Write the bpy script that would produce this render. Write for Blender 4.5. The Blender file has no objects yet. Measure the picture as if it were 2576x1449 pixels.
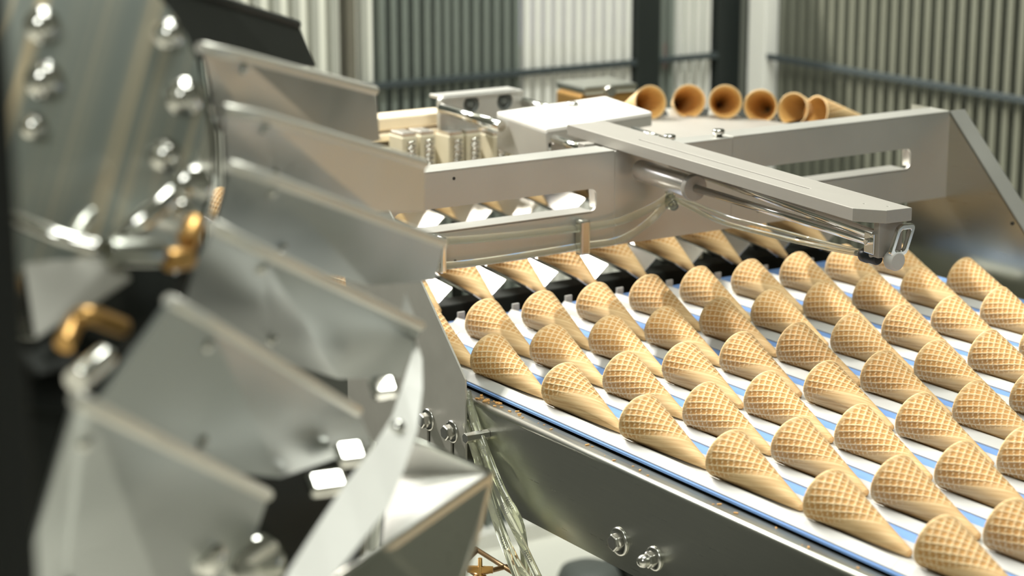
import bpy, bmesh, math, random
from mathutils import Vector, Matrix
random.seed(7)
SC = bpy.context.scene
COL = SC.collection

# ------------------------------------------------------------------ camera, light, exposure
cam_d = bpy.data.cameras.new('camera')
cam = bpy.data.objects.new('camera', cam_d)
COL.objects.link(cam)
cam_d.sensor_width = 36.0
cam_d.lens = 5361.15 * 36.0 / 2576.0
cam_d.clip_start = 0.05
cam_d.clip_end = 60
_r = ((0.5436239772845748, 0.8393285833713713, -0.0007074299310294348),
      (-0.19822272953897022, 0.12920562015097023, 0.9716036523271842),
      (0.8155861210291778, -0.5280468131304368, 0.23661327588994077))
cam.matrix_world = Matrix(((_r[0][0], _r[1][0], _r[2][0], 1.81424), (_r[0][1], _r[1][1], _r[2][1], -0.98637),
                           (_r[0][2], _r[1][2], _r[2][2], 0.57204), (0, 0, 0, 1)))
cam_d.dof.use_dof = True
cam_d.dof.focus_distance = 1.93
cam_d.dof.aperture_fstop = 6.2
SC.camera = cam
SC.view_settings.view_transform = 'Standard'
SC.view_settings.look = 'None'
SC.view_settings.gamma = 1
SC.view_settings.use_curve_mapping = False
SC.view_settings.exposure = 0.48

world = bpy.data.worlds.new('hall_air')
SC.world = world
world.use_nodes = True
world.node_tree.nodes['Background'].inputs[0].default_value = (0.86, 0.95, 0.84, 1)
world.node_tree.nodes['Background'].inputs[1].default_value = 0.30


def area(name, loc, target, sx, sy, power, col=(1, 1, 1)):
    d = bpy.data.lights.new(name, 'AREA')
    d.shape = 'RECTANGLE'
    d.size = sx
    d.size_y = sy
    d.energy = power
    d.color = col
    o = bpy.data.objects.new(name, d)
    COL.objects.link(o)
    z = (Vector(loc) - Vector(target)).normalized()
    y = Vector((0, 1, 0))
    x = y.cross(z).normalized()
    y = z.cross(x)
    o.matrix_world = Matrix(((x.x, y.x, z.x, loc[0]), (x.y, y.y, z.y, loc[1]), (x.z, y.z, z.z, loc[2]), (0, 0, 0, 1)))
    return o


# the hall's long strip lamp beyond the screen, then soft overhead panels, the later ones added as fill
area('strip_lamp', (-2.40, -0.35, 2.36), (0.1, 0.35, 0), 0.09, 1.5, 190, (1.0, 0.96, 0.88))
area('overhead_fill_lamp', (-3.7, -0.1, 2.05), (-0.2, 0.3, 0), 0.9, 2.6, 40, (0.98, 0.97, 1.0))
area('overhead_fill_lamp', (0.75, 0.15, 2.5), (0.75, 0.15, 0), 0.6, 1.0, 33, (0.97, 1.0, 0.93))
area('overhead_fill_lamp', (-0.95, 1.0, 2.5), (-0.95, 1.0, 0), 0.5, 1.0, 14, (0.97, 1.0, 0.93))  # added to lift the pale floor and the back screen
area('overhead_fill_lamp', (2.6, -2.4, 2.3), (0.6, -0.1, 0.0), 0.8, 1.2, 27, (0.97, 1.0, 0.94))  # unseen fill added behind the camera to brighten the near sides
area('added_wall_wash', (-0.62, 0.9, 2.2), (-1.5, 1.12, 1.9), 0.15, 1.1, 75, (0.97, 1.0, 0.95))  # wash light added to brighten the ribbed screen, no known fixture

# ------------------------------------------------------------------ materials
MATS = {}


def mat(name, base, rough=0.5, metal=0.0, **kw):
    m = bpy.data.materials.new(name)
    m.use_nodes = True
    nt = m.node_tree
    p = nt.nodes['Principled BSDF']
    p.inputs['Base Color'].default_value = (*base, 1)
    p.inputs['Roughness'].default_value = rough
    p.inputs['Metallic'].default_value = metal
    for k, v in kw.items():
        p.inputs[k].default_value = v
    MATS[name] = m
    return m


def noise_detail(m, scale=(1, 1, 1), nscale=40, amount=0.12, bump=0.0, rough_amt=0.0, detail=4):
    """brushed or mottled look: stretched noise drives a little colour, gloss and relief"""
    nt = m.node_tree
    p = nt.nodes['Principled BSDF']
    tc = nt.nodes.new('ShaderNodeTexCoord')
    mp = nt.nodes.new('ShaderNodeMapping')
    mp.inputs['Scale'].default_value = scale
    nz = nt.nodes.new('ShaderNodeTexNoise')
    nz.inputs['Scale'].default_value = nscale
    nz.inputs['Detail'].default_value = detail
    nt.links.new(tc.outputs['Object'], mp.inputs['Vector'])
    nt.links.new(mp.outputs['Vector'], nz.inputs['Vector'])
    c = p.inputs['Base Color'].default_value[:]
    mx = nt.nodes.new('ShaderNodeMix')
    mx.data_type = 'RGBA'
    mx.inputs[6].default_value = tuple(max(0, v * (1 - amount)) for v in c[:3]) + (1,)
    mx.inputs[7].default_value = tuple(min(1, v * (1 + amount)) for v in c[:3]) + (1,)
    nt.links.new(nz.outputs['Fac'], mx.inputs[0])
    nt.links.new(mx.outputs[2], p.inputs['Base Color'])
    if rough_amt:
        r = p.inputs['Roughness'].default_value
        mr = nt.nodes.new('ShaderNodeMapRange')
        mr.inputs[3].default_value = max(0.02, r - rough_amt)
        mr.inputs[4].default_value = r + rough_amt
        nt.links.new(nz.outputs['Fac'], mr.inputs[0])
        nt.links.new(mr.outputs[0], p.inputs['Roughness'])
    if bump:
        b = nt.nodes.new('ShaderNodeBump')
        b.inputs['Strength'].default_value = bump
        b.inputs['Distance'].default_value = 0.001
        nt.links.new(nz.outputs['Fac'], b.inputs['Height'])
        nt.links.new(b.outputs['Normal'], p.inputs['Normal'])
    return m


STEEL = noise_detail(mat('brushed_steel', (0.56, 0.57, 0.51), 0.29, 1.0), (2, 60, 60), 8, 0.05, 0.0, 0.04)
PLATE = noise_detail(mat('matt_steel_sheet', (0.47, 0.46, 0.41), 0.45, 0.30), (3, 3, 3), 14, 0.10, 0.03, 0.05)
HOOD = noise_detail(mat('bead_blasted_steel', (0.52, 0.515, 0.475), 0.43, 0.6), (1, 1, 1), 11, 0.14, 0.02, 0.05)
BLADE = noise_detail(mat('pocket_steel', (0.475, 0.505, 0.50), 0.33, 1.0), (1, 1, 1), 9, 0.06, 0.0, 0.05, 1)
_b = [n for n in BLADE.node_tree.nodes if n.type == 'TEX_NOISE'][0]
_k = BLADE.node_tree.nodes.new('ShaderNodeBump')
_k.inputs['Strength'].default_value = 0.5
_k.inputs['Distance'].default_value = 0.012
BLADE.node_tree.links.new(_b.outputs['Fac'], _k.inputs['Height'])
BLADE.node_tree.links.new(_k.outputs['Normal'], BLADE.node_tree.nodes['Principled BSDF'].inputs['Normal'])
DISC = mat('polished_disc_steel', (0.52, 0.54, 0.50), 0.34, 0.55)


def painted_slat_streaks(m, e):
    """slat reflections painted into the disc colour as straight streaks, grey to tan, slight relief"""
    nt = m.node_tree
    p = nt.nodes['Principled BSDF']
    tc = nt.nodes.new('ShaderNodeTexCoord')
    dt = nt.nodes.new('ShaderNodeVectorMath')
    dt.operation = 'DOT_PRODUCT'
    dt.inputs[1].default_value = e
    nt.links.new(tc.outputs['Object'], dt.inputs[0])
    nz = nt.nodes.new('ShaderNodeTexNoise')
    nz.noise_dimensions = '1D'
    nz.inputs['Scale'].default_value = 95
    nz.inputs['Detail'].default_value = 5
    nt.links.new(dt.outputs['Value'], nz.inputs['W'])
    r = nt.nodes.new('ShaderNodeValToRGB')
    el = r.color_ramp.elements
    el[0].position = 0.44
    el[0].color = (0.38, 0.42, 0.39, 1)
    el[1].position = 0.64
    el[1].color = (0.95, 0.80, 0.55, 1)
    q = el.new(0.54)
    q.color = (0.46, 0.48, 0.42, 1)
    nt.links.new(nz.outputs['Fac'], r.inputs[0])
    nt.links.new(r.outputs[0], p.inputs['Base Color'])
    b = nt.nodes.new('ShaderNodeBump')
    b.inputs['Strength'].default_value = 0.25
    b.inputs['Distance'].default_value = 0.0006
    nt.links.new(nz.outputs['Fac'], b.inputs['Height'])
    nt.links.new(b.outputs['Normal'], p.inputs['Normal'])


CHROME = mat('chrome', (0.80, 0.79, 0.74), 0.12, 1.0)
ALU = noise_detail(mat('milled_aluminium', (0.36, 0.345, 0.31), 0.5, 0.3, **{'Specular IOR Level': 0.22}), (2, 30, 30), 10, 0.05, 0.0, 0.05)
BOLT = noise_detail(mat('zinc_bolt', (0.62, 0.61, 0.57), 0.22, 1.0), (1, 1, 1), 60, 0.1)
RIMM = noise_detail(mat('rolled_edge_steel', (0.80, 0.78, 0.70), 0.38, 0.6), (1, 1, 1), 30, 0.05)
TRAY = noise_detail(mat('tray_steel', (0.74, 0.71, 0.66), 0.27, 0.85), (1, 1, 1), 30, 0.05)
DARK = noise_detail(mat('dark_metal', (0.014, 0.016, 0.013), 0.62, 0.0, **{'Specular IOR Level': 0.25}), (1, 1, 1), 20, 0.15)
BLACK = mat('black_plastic', (0.012, 0.015, 0.017), 0.35)
SATIN = noise_detail(mat('white_satin_steel', (0.88, 0.87, 0.82), 0.28, 0.0), (1, 1, 1), 40, 0.03)
WHITEP = noise_detail(mat('white_plastic', (0.45, 0.45, 0.425), 0.55), (1, 1, 1), 60, 0.03)
CREAM = noise_detail(mat('cream_plastic', (0.80, 0.68, 0.50), 0.45), (1, 1, 1), 40, 0.05)
BLUE = noise_detail(mat('blue_belt', (0.15, 0.29, 0.60), 0.6), (1, 1, 1), 80, 0.05)
BRONZE = noise_detail(mat('bronze', (0.62, 0.36, 0.12), 0.3, 0.8), (1, 1, 1), 30, 0.1)
BEIGE = noise_detail(mat('beige_block', (0.62, 0.57, 0.42), 0.5), (1, 1, 1), 30, 0.1)
RUBBER = mat('grey_rubber', (0.10, 0.11, 0.10), 0.6)
INK = mat('black_ink', (0.02, 0.02, 0.02), 0.6)
RUST = noise_detail(mat('brown_wire', (0.30, 0.19, 0.09), 0.4, 0.6), (1, 1, 1), 40, 0.15)
CRUMB = mat('wafer_crumb', (0.55, 0.30, 0.10), 0.8)
FLOORM = noise_detail(mat('cream_floor', (0.72, 0.71, 0.63), 0.45), (1, 1, 1), 3, 0.03)
HALL = noise_detail(mat('hall_wall', (0.20, 0.21, 0.18), 0.8), (1, 1, 1), 2, 0.05)
P_CREAM = noise_detail(mat('panel_cream', (0.80, 0.79, 0.69), 0.6), (1, 1, 1), 5, 0.03)
P_GREY = noise_detail(mat('panel_light_grey', (0.46, 0.47, 0.42), 0.6), (1, 1, 1), 5, 0.04)
P_DARK = noise_detail(mat('panel_dark_green_grey', (0.035, 0.045, 0.038), 0.45), (1, 1, 1), 5, 0.1)
P_BLACK = noise_detail(mat('panel_black', (0.014, 0.018, 0.016), 0.45), (1, 1, 1), 5, 0.1)
P_LAV = noise_detail(mat('panel_lavender', (0.58, 0.55, 0.82), 0.5), (1, 1, 1), 3, 0.04)
P_PALE = noise_detail(mat('panel_pale_grey', (0.62, 0.62, 0.60), 0.5), (1, 1, 1), 3, 0.05)
RIB_L = noise_detail(mat('rib_pale', (0.70, 0.69, 0.63), 0.4), (1, 1, 1), 20, 0.05)
RIB_M = noise_detail(mat('rib_grey', (0.16, 0.18, 0.155), 0.4), (1, 1, 1), 20, 0.08)
RIB_S = noise_detail(mat('rib_stone', (0.36, 0.36, 0.31), 0.4), (1, 1, 1), 20, 0.05)
RIB_O = noise_detail(mat('rib_olive_grey', (0.135, 0.138, 0.105), 0.4), (1, 1, 1), 20, 0.08)
POSTB = noise_detail(mat('post_brown_grey', (0.13, 0.12, 0.09), 0.5), (1, 1, 1), 20, 0.08)
RAILM = mat('rail_slate', (0.04, 0.05, 0.052), 0.4)
RED = mat('dull_red', (0.30, 0.08, 0.08), 0.6)

HOSE = mat('clear_yellowish_hose', (0.93, 0.94, 0.80), 0.06)
HOSE.node_tree.nodes['Principled BSDF'].inputs['Transmission Weight'].default_value = 0.92
HOSE.node_tree.nodes['Principled BSDF'].inputs['IOR'].default_value = 1.36


def cone_material():
    m = bpy.data.materials.new('waffle')
    m.use_nodes = True
    nt = m.node_tree
    p = nt.nodes['Principled BSDF']
    p.inputs['Roughness'].default_value = 0.72
    p.inputs['Specular IOR Level'].default_value = 0.25
    at = nt.nodes.new('ShaderNodeAttribute')
    at.attribute_name = 'bake'
    uv = nt.nodes.new('ShaderNodeAttribute')
    uv.attribute_name = 'sheet'
    mp = nt.nodes.new('ShaderNodeMapping')
    mp.inputs['Scale'].default_value = (18, 420, 1)
    nt.links.new(uv.outputs['Vector'], mp.inputs['Vector'])
    nz = nt.nodes.new('ShaderNodeTexNoise')
    nz.inputs['Scale'].default_value = 1.0
    nz.inputs['Detail'].default_value = 4
    nt.links.new(mp.outputs['Vector'], nz.inputs['Vector'])
    r1 = nt.nodes.new('ShaderNodeValToRGB')
    e = r1.color_ramp.elements
    e[0].position = 0.30
    e[0].color = (0.56, 0.34, 0.145, 1)
    e[1].position = 0.62
    e[1].color = (0.80, 0.585, 0.315, 1)
    nt.links.new(nz.outputs['Fac'], r1.inputs[0])
    r2 = nt.nodes.new('ShaderNodeValToRGB')
    e = r2.color_ramp.elements
    e[0].position = 0.0
    e[0].color = (0.62, 0.335, 0.115, 1)
    e[1].position = 1.0
    e[1].color = (0.90, 0.71, 0.43, 1)
    nt.links.new(at.outputs['Fac'], r2.inputs[0])
    mk = nt.nodes.new('ShaderNodeAttribute')
    mk.attribute_name = 'waffled'
    mx = nt.nodes.new('ShaderNodeMix')
    mx.data_type = 'RGBA'
    nt.links.new(mk.outputs['Fac'], mx.inputs[0])
    nt.links.new(r1.outputs[0], mx.inputs[6])
    nt.links.new(r2.outputs[0], mx.inputs[7])
    oi = nt.nodes.new('ShaderNodeObjectInfo')
    hs = nt.nodes.new('ShaderNodeHueSaturation')
    mr = nt.nodes.new('ShaderNodeMapRange')
    mr.inputs[3].default_value = 0.92
    mr.inputs[4].default_value = 1.06
    nt.links.new(oi.outputs['Random'], mr.inputs[0])
    nt.links.new(mr.outputs[0], hs.inputs['Value'])
    nt.links.new(mx.outputs[2], hs.inputs['Color'])
    nt.links.new(hs.outputs[0], p.inputs['Base Color'])
    bp = nt.nodes.new('ShaderNodeBump')
    bp.inputs['Strength'].default_value = 0.35
    bp.inputs['Distance'].default_value = 0.0006
    nt.links.new(nz.outputs['Fac'], bp.inputs['Height'])
    nt.links.new(bp.outputs['Normal'], p.inputs['Normal'])
    return m


WAFFLE = cone_material()
INSIDE = noise_detail(mat('waffle_inside', (0.74, 0.44, 0.14), 0.75), (1, 1, 1), 60, 0.15)


# ------------------------------------------------------------------ mesh helpers
class MB:
    """collects vertices and faces of one part (world coordinates unless said otherwise)"""

    def __init__(self):
        self.v = []
        self.f = []
        self.s = []

    def add(self, vs, fs, smooth=False):
        n = len(self.v)
        self.v += [tuple(a) for a in vs]
        self.f += [tuple(i + n for i in q) for q in fs]
        self.s += [smooth] * len(fs)
        return self

    def box(self, lo, hi, M=None):
        (a, b, c), (d, e, g) = lo, hi
        vs = [(a, b, c), (d, b, c), (d, e, c), (a, e, c), (a, b, g), (d, b, g), (d, e, g), (a, e, g)]
        if M is not None:
            vs = [M @ Vector(v) for v in vs]
        return self.add(vs, [(0, 3, 2, 1), (4, 5, 6, 7), (0, 1, 5, 4), (1, 2, 6, 5), (2, 3, 7, 6), (3, 0, 4, 7)])

    def extrude(self, poly, vec):
        """closed prism from a planar polygon of 3D points"""
        n = len(poly)
        vec = Vector(vec)
        vs = [Vector(p) for p in poly] + [Vector(p) + vec for p in poly]
        fs = [tuple(range(n - 1, -1, -1)), tuple(range(n, 2 * n))]
        fs += [(i, (i + 1) % n, n + (i + 1) % n, n + i) for i in range(n)]
        return self.add(vs, fs)

    def plate(self, poly, t, toward=None):
        """a sheet of thickness t on the polygon, pushed along its normal (away from toward)"""
        ps = [Vector(p) for p in poly]
        nrm = Vector((0, 0, 0))
        for i in range(len(ps)):
            nrm += ps[i].cross(ps[(i + 1) % len(ps)])
        nrm.normalize()
        if toward is not None and nrm.dot(Vector(toward) - ps[0]) > 0:
            nrm = -nrm
        return self.extrude(ps, nrm * t)

    def cyl(self, p0, p1, r0, r1=None, n=20, caps=True):
        p0, p1 = Vector(p0), Vector(p1)
        r1 = r0 if r1 is None else r1
        z = (p1 - p0).normalized()
        x = z.orthogonal().normalized()
        y = z.cross(x)
        vs = []
        for p, r in ((p0, r0), (p1, r1)):
            for k in range(n):
                a = 2 * math.pi * k / n
                vs.append(p + r * (math.cos(a) * x + math.sin(a) * y))
        self.add(vs, [(i, (i + 1) % n, n + (i + 1) % n, n + i) for i in range(n)], n > 8)
        if caps:
            self.add(vs[:n], [tuple(range(n - 1, -1, -1))])
            self.add(vs[n:], [tuple(range(n))])
        return self

    def lathe(self, p0, axis, prof, n=28):
        """profile [(along axis, radius)] turned about the axis from p0"""
        p0 = Vector(p0)
        z = Vector(axis).normalized()
        x = z.orthogonal().normalized()
        y = z.cross(x)
        vs = []
        for h, r in prof:
            for k in range(n):
                a = 2 * math.pi * k / n
                vs.append(p0 + z * h + r * (math.cos(a) * x + math.sin(a) * y))
        m = len(prof)
        fs = [(j * n + i, j * n + (i + 1) % n, (j + 1) * n + (i + 1) % n, (j + 1) * n + i) for j in range(m - 1) for i in range(n)]
        self.add(vs, fs, True)
        if prof[0][1] > 1e-6:
            self.add(vs[:n], [tuple(range(n - 1, -1, -1))])
        if prof[-1][1] > 1e-6:
            self.add(vs[-n:], [tuple(range(n))])
        return self

    def tube(self, pts, r, n=10, sub=6):
        pts = [Vector(p) for p in pts]
        path = []
        if len(pts) > 2 and sub > 1:
            q = [2 * pts[0] - pts[1]] + pts + [2 * pts[-1] - pts[-2]]
            for i in range(1, len(q) - 2):
                for s in range(sub):
                    t = s / sub
                    a, b, c, d = q[i - 1:i + 3]
                    path.append(0.5 * ((2 * b) + (c - a) * t + (2 * a - 5 * b + 4 * c - d) * t * t + (3 * b - a - 3 * c + d) * t ** 3))
            path.append(pts[-1])
        else:
            path = pts
        tang = [(path[min(i + 1, len(path) - 1)] - path[max(i - 1, 0)]).normalized() for i in range(len(path))]
        x = tang[0].orthogonal().normalized()
        vs = []
        for p, t in zip(path, tang):
            x = (x - t * x.dot(t)).normalized()
            y = t.cross(x)
            for k in range(n):
                a = 2 * math.pi * k / n
                vs.append(p + r * (math.cos(a) * x + math.sin(a) * y))
        m = len(path)
        fs = [(j * n + i, j * n + (i + 1) % n, (j + 1) * n + (i + 1) % n, (j + 1) * n + i) for j in range(m - 1) for i in range(n)]
        self.add(vs, fs, True)
        self.add(vs[:n], [tuple(range(n - 1, -1, -1))])
        self.add(vs[-n:], [tuple(range(n))])
        return self

    def mesh(self, name, m):
        me = bpy.data.meshes.new(name)
        me.from_pydata([tuple(v) for v in self.v], [], self.f)
        me.polygons.foreach_set('use_smooth', self.s)
        me.materials.append(m)
        bm = bmesh.new()
        bm.from_mesh(me)
        bmesh.ops.remove_doubles(bm, verts=bm.verts, dist=1e-7)
        bmesh.ops.recalc_face_normals(bm, faces=bm.faces)
        bm.to_mesh(me)
        bm.free()
        return me


def tag(o, label=None, cat=None, group=None, kind=None):
    for k, v in (('label', label), ('category', cat), ('group', group), ('kind', kind)):
        if v:
            o[k] = v
    return o


def world_pos(o):
    p = Vector((0, 0, 0))
    while o is not None:
        p = p + o.location
        o = o.parent
    return p


def link(name, data, parent=None):
    """an object whose mesh is given in world coordinates; only translations are used above it"""
    o = bpy.data.objects.new(name, data)
    COL.objects.link(o)
    if parent is not None:
        o.parent = parent
        o.location = -world_pos(parent)
    return o


def obj(name, mb, m, parent=None, bevel=0.0, seg=2, solid=0.0):
    o = link(name, mb.mesh(name, m), parent)
    if solid:
        s = o.modifiers.new('thickness', 'SOLIDIFY')
        s.thickness = solid
        s.offset = 0
    if bevel:
        b = o.modifiers.new('bevel', 'BEVEL')
        b.width = bevel
        b.segments = seg
        b.limit_method = 'ANGLE'
        b.angle_limit = math.radians(35)
        b.harden_normals = False
    return o


def thing(name, label, cat, loc=(0, 0, 0), group=None):
    o = bpy.data.objects.new(name, None)
    COL.objects.link(o)
    o.location = loc
    o.empty_display_size = 0.02
    return tag(o, label, cat, group)


def struct(name, mb, m, parent=None, bevel=0.0):
    o = obj(name, mb, m, parent, bevel)
    if parent is None:
        o['kind'] = 'structure'
    return o


def rounded(x0, y0, x1, y1, r, n=6, corners=(1, 1, 1, 1)):
    """rounded rectangle outline; corners: lower-left, lower-right, upper-right, upper-left"""
    out = []
    for k, (cx, cy, a0) in enumerate(((x0 + r, y0 + r, 180), (x1 - r, y0 + r, 270), (x1 - r, y1 - r, 0), (x0 + r, y1 - r, 90))):
        if corners[k]:
            for i in range(n + 1):
                a = math.radians(a0 + 90 * i / n)
                out.append((cx + r * math.cos(a), cy + r * math.sin(a)))
        else:
            out.append(((x0, y0), (x1, y0), (x1, y1), (x0, y1))[k])
    return out


def sheet2d(name, outlines, t, M, m, parent=None, bevel=0.0):
    """a sheet cut with holes: outlines[0] is the rim, the rest are holes; M maps (u, v, w) to the world, w in +-t/2"""
    cu = bpy.data.curves.new(name, 'CURVE')
    cu.dimensions = '2D'
    cu.fill_mode = 'BOTH'
    cu.extrude = t / 2 - bevel
    cu.bevel_depth = bevel
    cu.bevel_resolution = 1
    for ol in outlines:
        sp = cu.splines.new('POLY')
        sp.points.add(len(ol) - 1)
        for p, (x, y) in zip(sp.points, ol):
            p.co = (x, y, 0, 1)
        sp.use_cyclic_u = True
    tmp = bpy.data.objects.new(name, cu)
    COL.objects.link(tmp)
    dg = bpy.context.evaluated_depsgraph_get()
    me = bpy.data.meshes.new_from_object(tmp.evaluated_get(dg))
    bpy.data.objects.remove(tmp)
    bpy.data.curves.remove(cu)
    me.transform(M)
    me.materials.clear()
    me.materials.append(m)
    for p in me.polygons:
        p.use_smooth = False
    me.name = name
    return link(name, me, parent)


def frame(o, u, v):
    u = Vector(u).normalized()
    v = Vector(v)
    v = (v - u * v.dot(u)).normalized()
    w = u.cross(v)
    return Matrix(((u.x, v.x, w.x, o[0]), (u.y, v.y, w.y, o[1]), (u.z, v.z, w.z, o[2]), (0, 0, 0, 1)))


YZ = lambda x: Matrix(((0, 0, 1, x), (1, 0, 0, 0), (0, 1, 0, 0), (0, 0, 0, 1)))      # u -> Y, v -> Z
XZ = lambda y: Matrix(((1, 0, 0, 0), (0, 0, -1, y), (0, 1, 0, 0), (0, 0, 0, 1)))     # u -> X, v -> Z


def hexbolt(parent, p, axis, r=0.0075, h=0.006, washer=0.0115, name='bolt', dome=False):
    """hexagon head on a flanged washer (sub-part)"""
    p = Vector(p)
    ax = Vector(axis).normalized()
    x = ax.orthogonal().normalized()
    y = ax.cross(x)
    b = MB()
    base = p + ax * 0.0022
    prof = [(0.0, r), (h * 0.82, r), (h, r * 0.86)]
    rings = []
    for hh, rr in prof:
        rings += [base + ax * hh + rr * (math.cos(k * math.pi / 3) * x + math.sin(k * math.pi / 3) * y) for k in range(6)]
    fs = [(j * 6 + i, j * 6 + (i + 1) % 6, (j + 1) * 6 + (i + 1) % 6, (j + 1) * 6 + i) for j in range(2) for i in range(6)]
    b.add(rings, fs + [(5, 4, 3, 2, 1, 0), (12, 13, 14, 15, 16, 17)])
    if dome:
        b.lathe(base + ax * h * 0.9, ax, [(0, r * 0.80), (0.004, r * 0.80), (0.0065, r * 0.66), (0.0085, r * 0.4), (0.0092, 0.0001)], 16)
    o = obj(name, b, BOLT, parent, 0.0005, 2)
    w = MB().lathe(p, ax, [(0, washer), (0.0012, washer), (0.0022, washer * 0.86), (0.0026, r * 0.9)], 28)
    obj('washer', w, BOLT, o)
    return o


# ------------------------------------------------------------------ hall
FZ = -0.90
struct('floor', MB().box((-5, -5, FZ - 0.1), (5, 5.2, FZ)), FLOORM)
struct('ceiling', MB().box((-5, -5, 2.7), (5, 5.2, 2.8)), HALL)
struct('wall_near', MB().box((5, -5, FZ), (5.1, 5.2, 2.7)), HALL)
struct('wall_far', MB().box((-5.1, -5, FZ), (-5, 5.2, 2.7)), HALL)
struct('wall_left', MB().box((-5, -5.1, FZ), (5, -5, 2.7)), HALL)
struct('wall_right', MB().box((-5, 5.2, FZ), (5, 5.3, 2.7)), HALL)

# the ribbed screen round the machine: coloured sheets behind, narrow upright ribs in front, one rail across
WX, WY, WT = -1.50, 1.69, 0.60
back = bpy.data.objects.new('wall_back', None)
COL.objects.link(back)
back.location = (WX, 0.6, FZ)
back['kind'] = 'structure'
spans = [(-0.9, 0.55, P_DARK, RIB_M), (0.55, 0.811, P_CREAM, RIB_L), (0.829, 0.878, P_CREAM, RIB_L), (0.878, 0.995, P_DARK, RIB_M),
         (0.995, 1.054, P_BLACK, RIB_M), (1.054, 1.188, P_DARK, RIB_M), (1.188, 1.444, P_PALE, RIB_L),
         (1.501, 1.549, P_GREY, RIB_M), (1.549, 1.643, P_GREY, RIB_L)]
for y0, y1, pm, rm in spans:
    obj('panel', MB().box((WX - 0.035, y0, FZ + 0.02), (WX - 0.025, y1, WT)), pm, back)
    wide = pm is P_CREAM
    n = max(1, round((y1 - y0) / (0.040 if wide else 0.0235)))
    for k in range(n):
        yc = y0 + (k + 0.5) * (y1 - y0) / n
        hw = 0.0075 if wide else 0.0055 if rm is RIB_M else 0.0065
        if pm is P_GREY and rm is RIB_L:
            hw = 0.0018
        obj('rib', MB().box((WX - 0.025, yc - hw, FZ + 0.02), (WX - 0.008, yc + hw, WT)), RIB_S if wide else rm, back)
obj('lavender_panel', MB().box((WX - 0.0252, 1.19, 0.07), (WX - 0.0235, 1.442, 0.42)), P_LAV, back)
for y0, y1, m in ((0.811, 0.829, POSTB), (1.444, 1.501, P_BLACK), (1.643, 1.70, P_BLACK)):
    obj('post', MB().box((WX - 0.04, y0, FZ), (WX + 0.004, y1, WT)), m, back, 0.002)
obj('red_sign', MB().box((WX - 0.0249, 1.507, 0.00), (WX - 0.0225, 1.541, 0.05)), RED, back)
obj('bottom_track', MB().box((WX - 0.045, -0.9, FZ), (WX + 0.02, 1.7, FZ + 0.035)), RIB_L, back, 0.002)

right = bpy.data.objects.new('wall_side', None)
COL.objects.link(right)
right.location = (-0.6, WY, FZ)
right['kind'] = 'structure'
obj('panel', MB().box((WX, WY + 0.025, FZ + 0.02), (0.9, WY + 0.035, WT)), P_BLACK, right)
obj('post', MB().box((-1.452, WY - 0.008, FZ), (-1.400, WY + 0.03, WT)), RIB_L, right, 0.002)
k = 0
x = -1.383
while x < 0.6:
    obj('rib', MB().box((x, WY + 0.014, FZ + 0.02), (x + 0.0125, WY + 0.025, WT)), RIB_O, right)
    x += 0.0285
obj('bottom_track', MB().box((WX, WY - 0.02, FZ), (0.9, WY + 0.045, FZ + 0.035)), RIB_L, right, 0.002)
struct('trim_1', MB().box((WX - 0.008, -0.9, 0.015), (WX + 0.003, 1.69, 0.0265)), RAILM, None, 0.001)
struct('trim_2', MB().box((-1.45, WY - 0.003, 0.020), (0.6, WY + 0.006, 0.0315)), RAILM, None, 0.001)

# ------------------------------------------------------------------ conveyor
PX, PY = 0.1223, 0.0685
XO, YO = 0.0074, 0.0067
conv = thing('conveyor', 'long steel framed conveyor with blue belt and white cone cradles under the rows of cones', 'conveyor', (0.3, 0.4, FZ))
obj('belt', MB().box((-0.075, 0.0485, -0.0042), (1.45, 0.742, -0.0022)), BLUE, conv)
obj('belt_bed', MB().box((-0.075, 0.055, -0.05), (1.45, 0.735, -0.0065)), DARK, conv)
obj('nose_roller', MB().cyl((-0.075, 0.055, -0.028), (-0.075, 0.735, -0.028), 0.021, n=24), RUBBER, conv)
obj('drip_pan', MB().box((-0.115, 0.062, -0.0960), (0.2, 0.740, -0.092)), DARK, conv)
IMAX = {1: 8, 2: 7, 3: 7, 4: 6, 5: 6, 6: 5, 7: 5, 8: 4, 9: 4, 10: 3}


def cradle_mesh(L=0.1220):
    half = [(0.0245, -0.0021), (0.0245, -0.0008), (0.0166, 0.0046), (0.0146, 0.0046), (0.0100, 0.0000)]
    prof = [(-y, z) for y, z in half] + [(y, z) for y, z in reversed(half)]
    b = MB()
    b.extrude([(0, y, z) for y, z in prof], (L, 0, 0))
    b.box((0.0, 0.0150, 0.002), (0.0022, 0.0235, 0.0105))
    return b.mesh('cradle', WHITEP)


cm = cradle_mesh()
cm0 = cradle_mesh(0.054)
for j in range(1, 11):
    for i in range(-1, 10):
        o = bpy.data.objects.new('cradle', cm if i >= 0 else cm0)
        COL.objects.link(o)
        o.parent = conv
        o.location = Vector((XO + PX * max(i, 0) + 0.0011 * j - 0.016 - (0.0556 if i < 0 else 0), YO + PY * j, 0.0)) - conv.location

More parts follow.
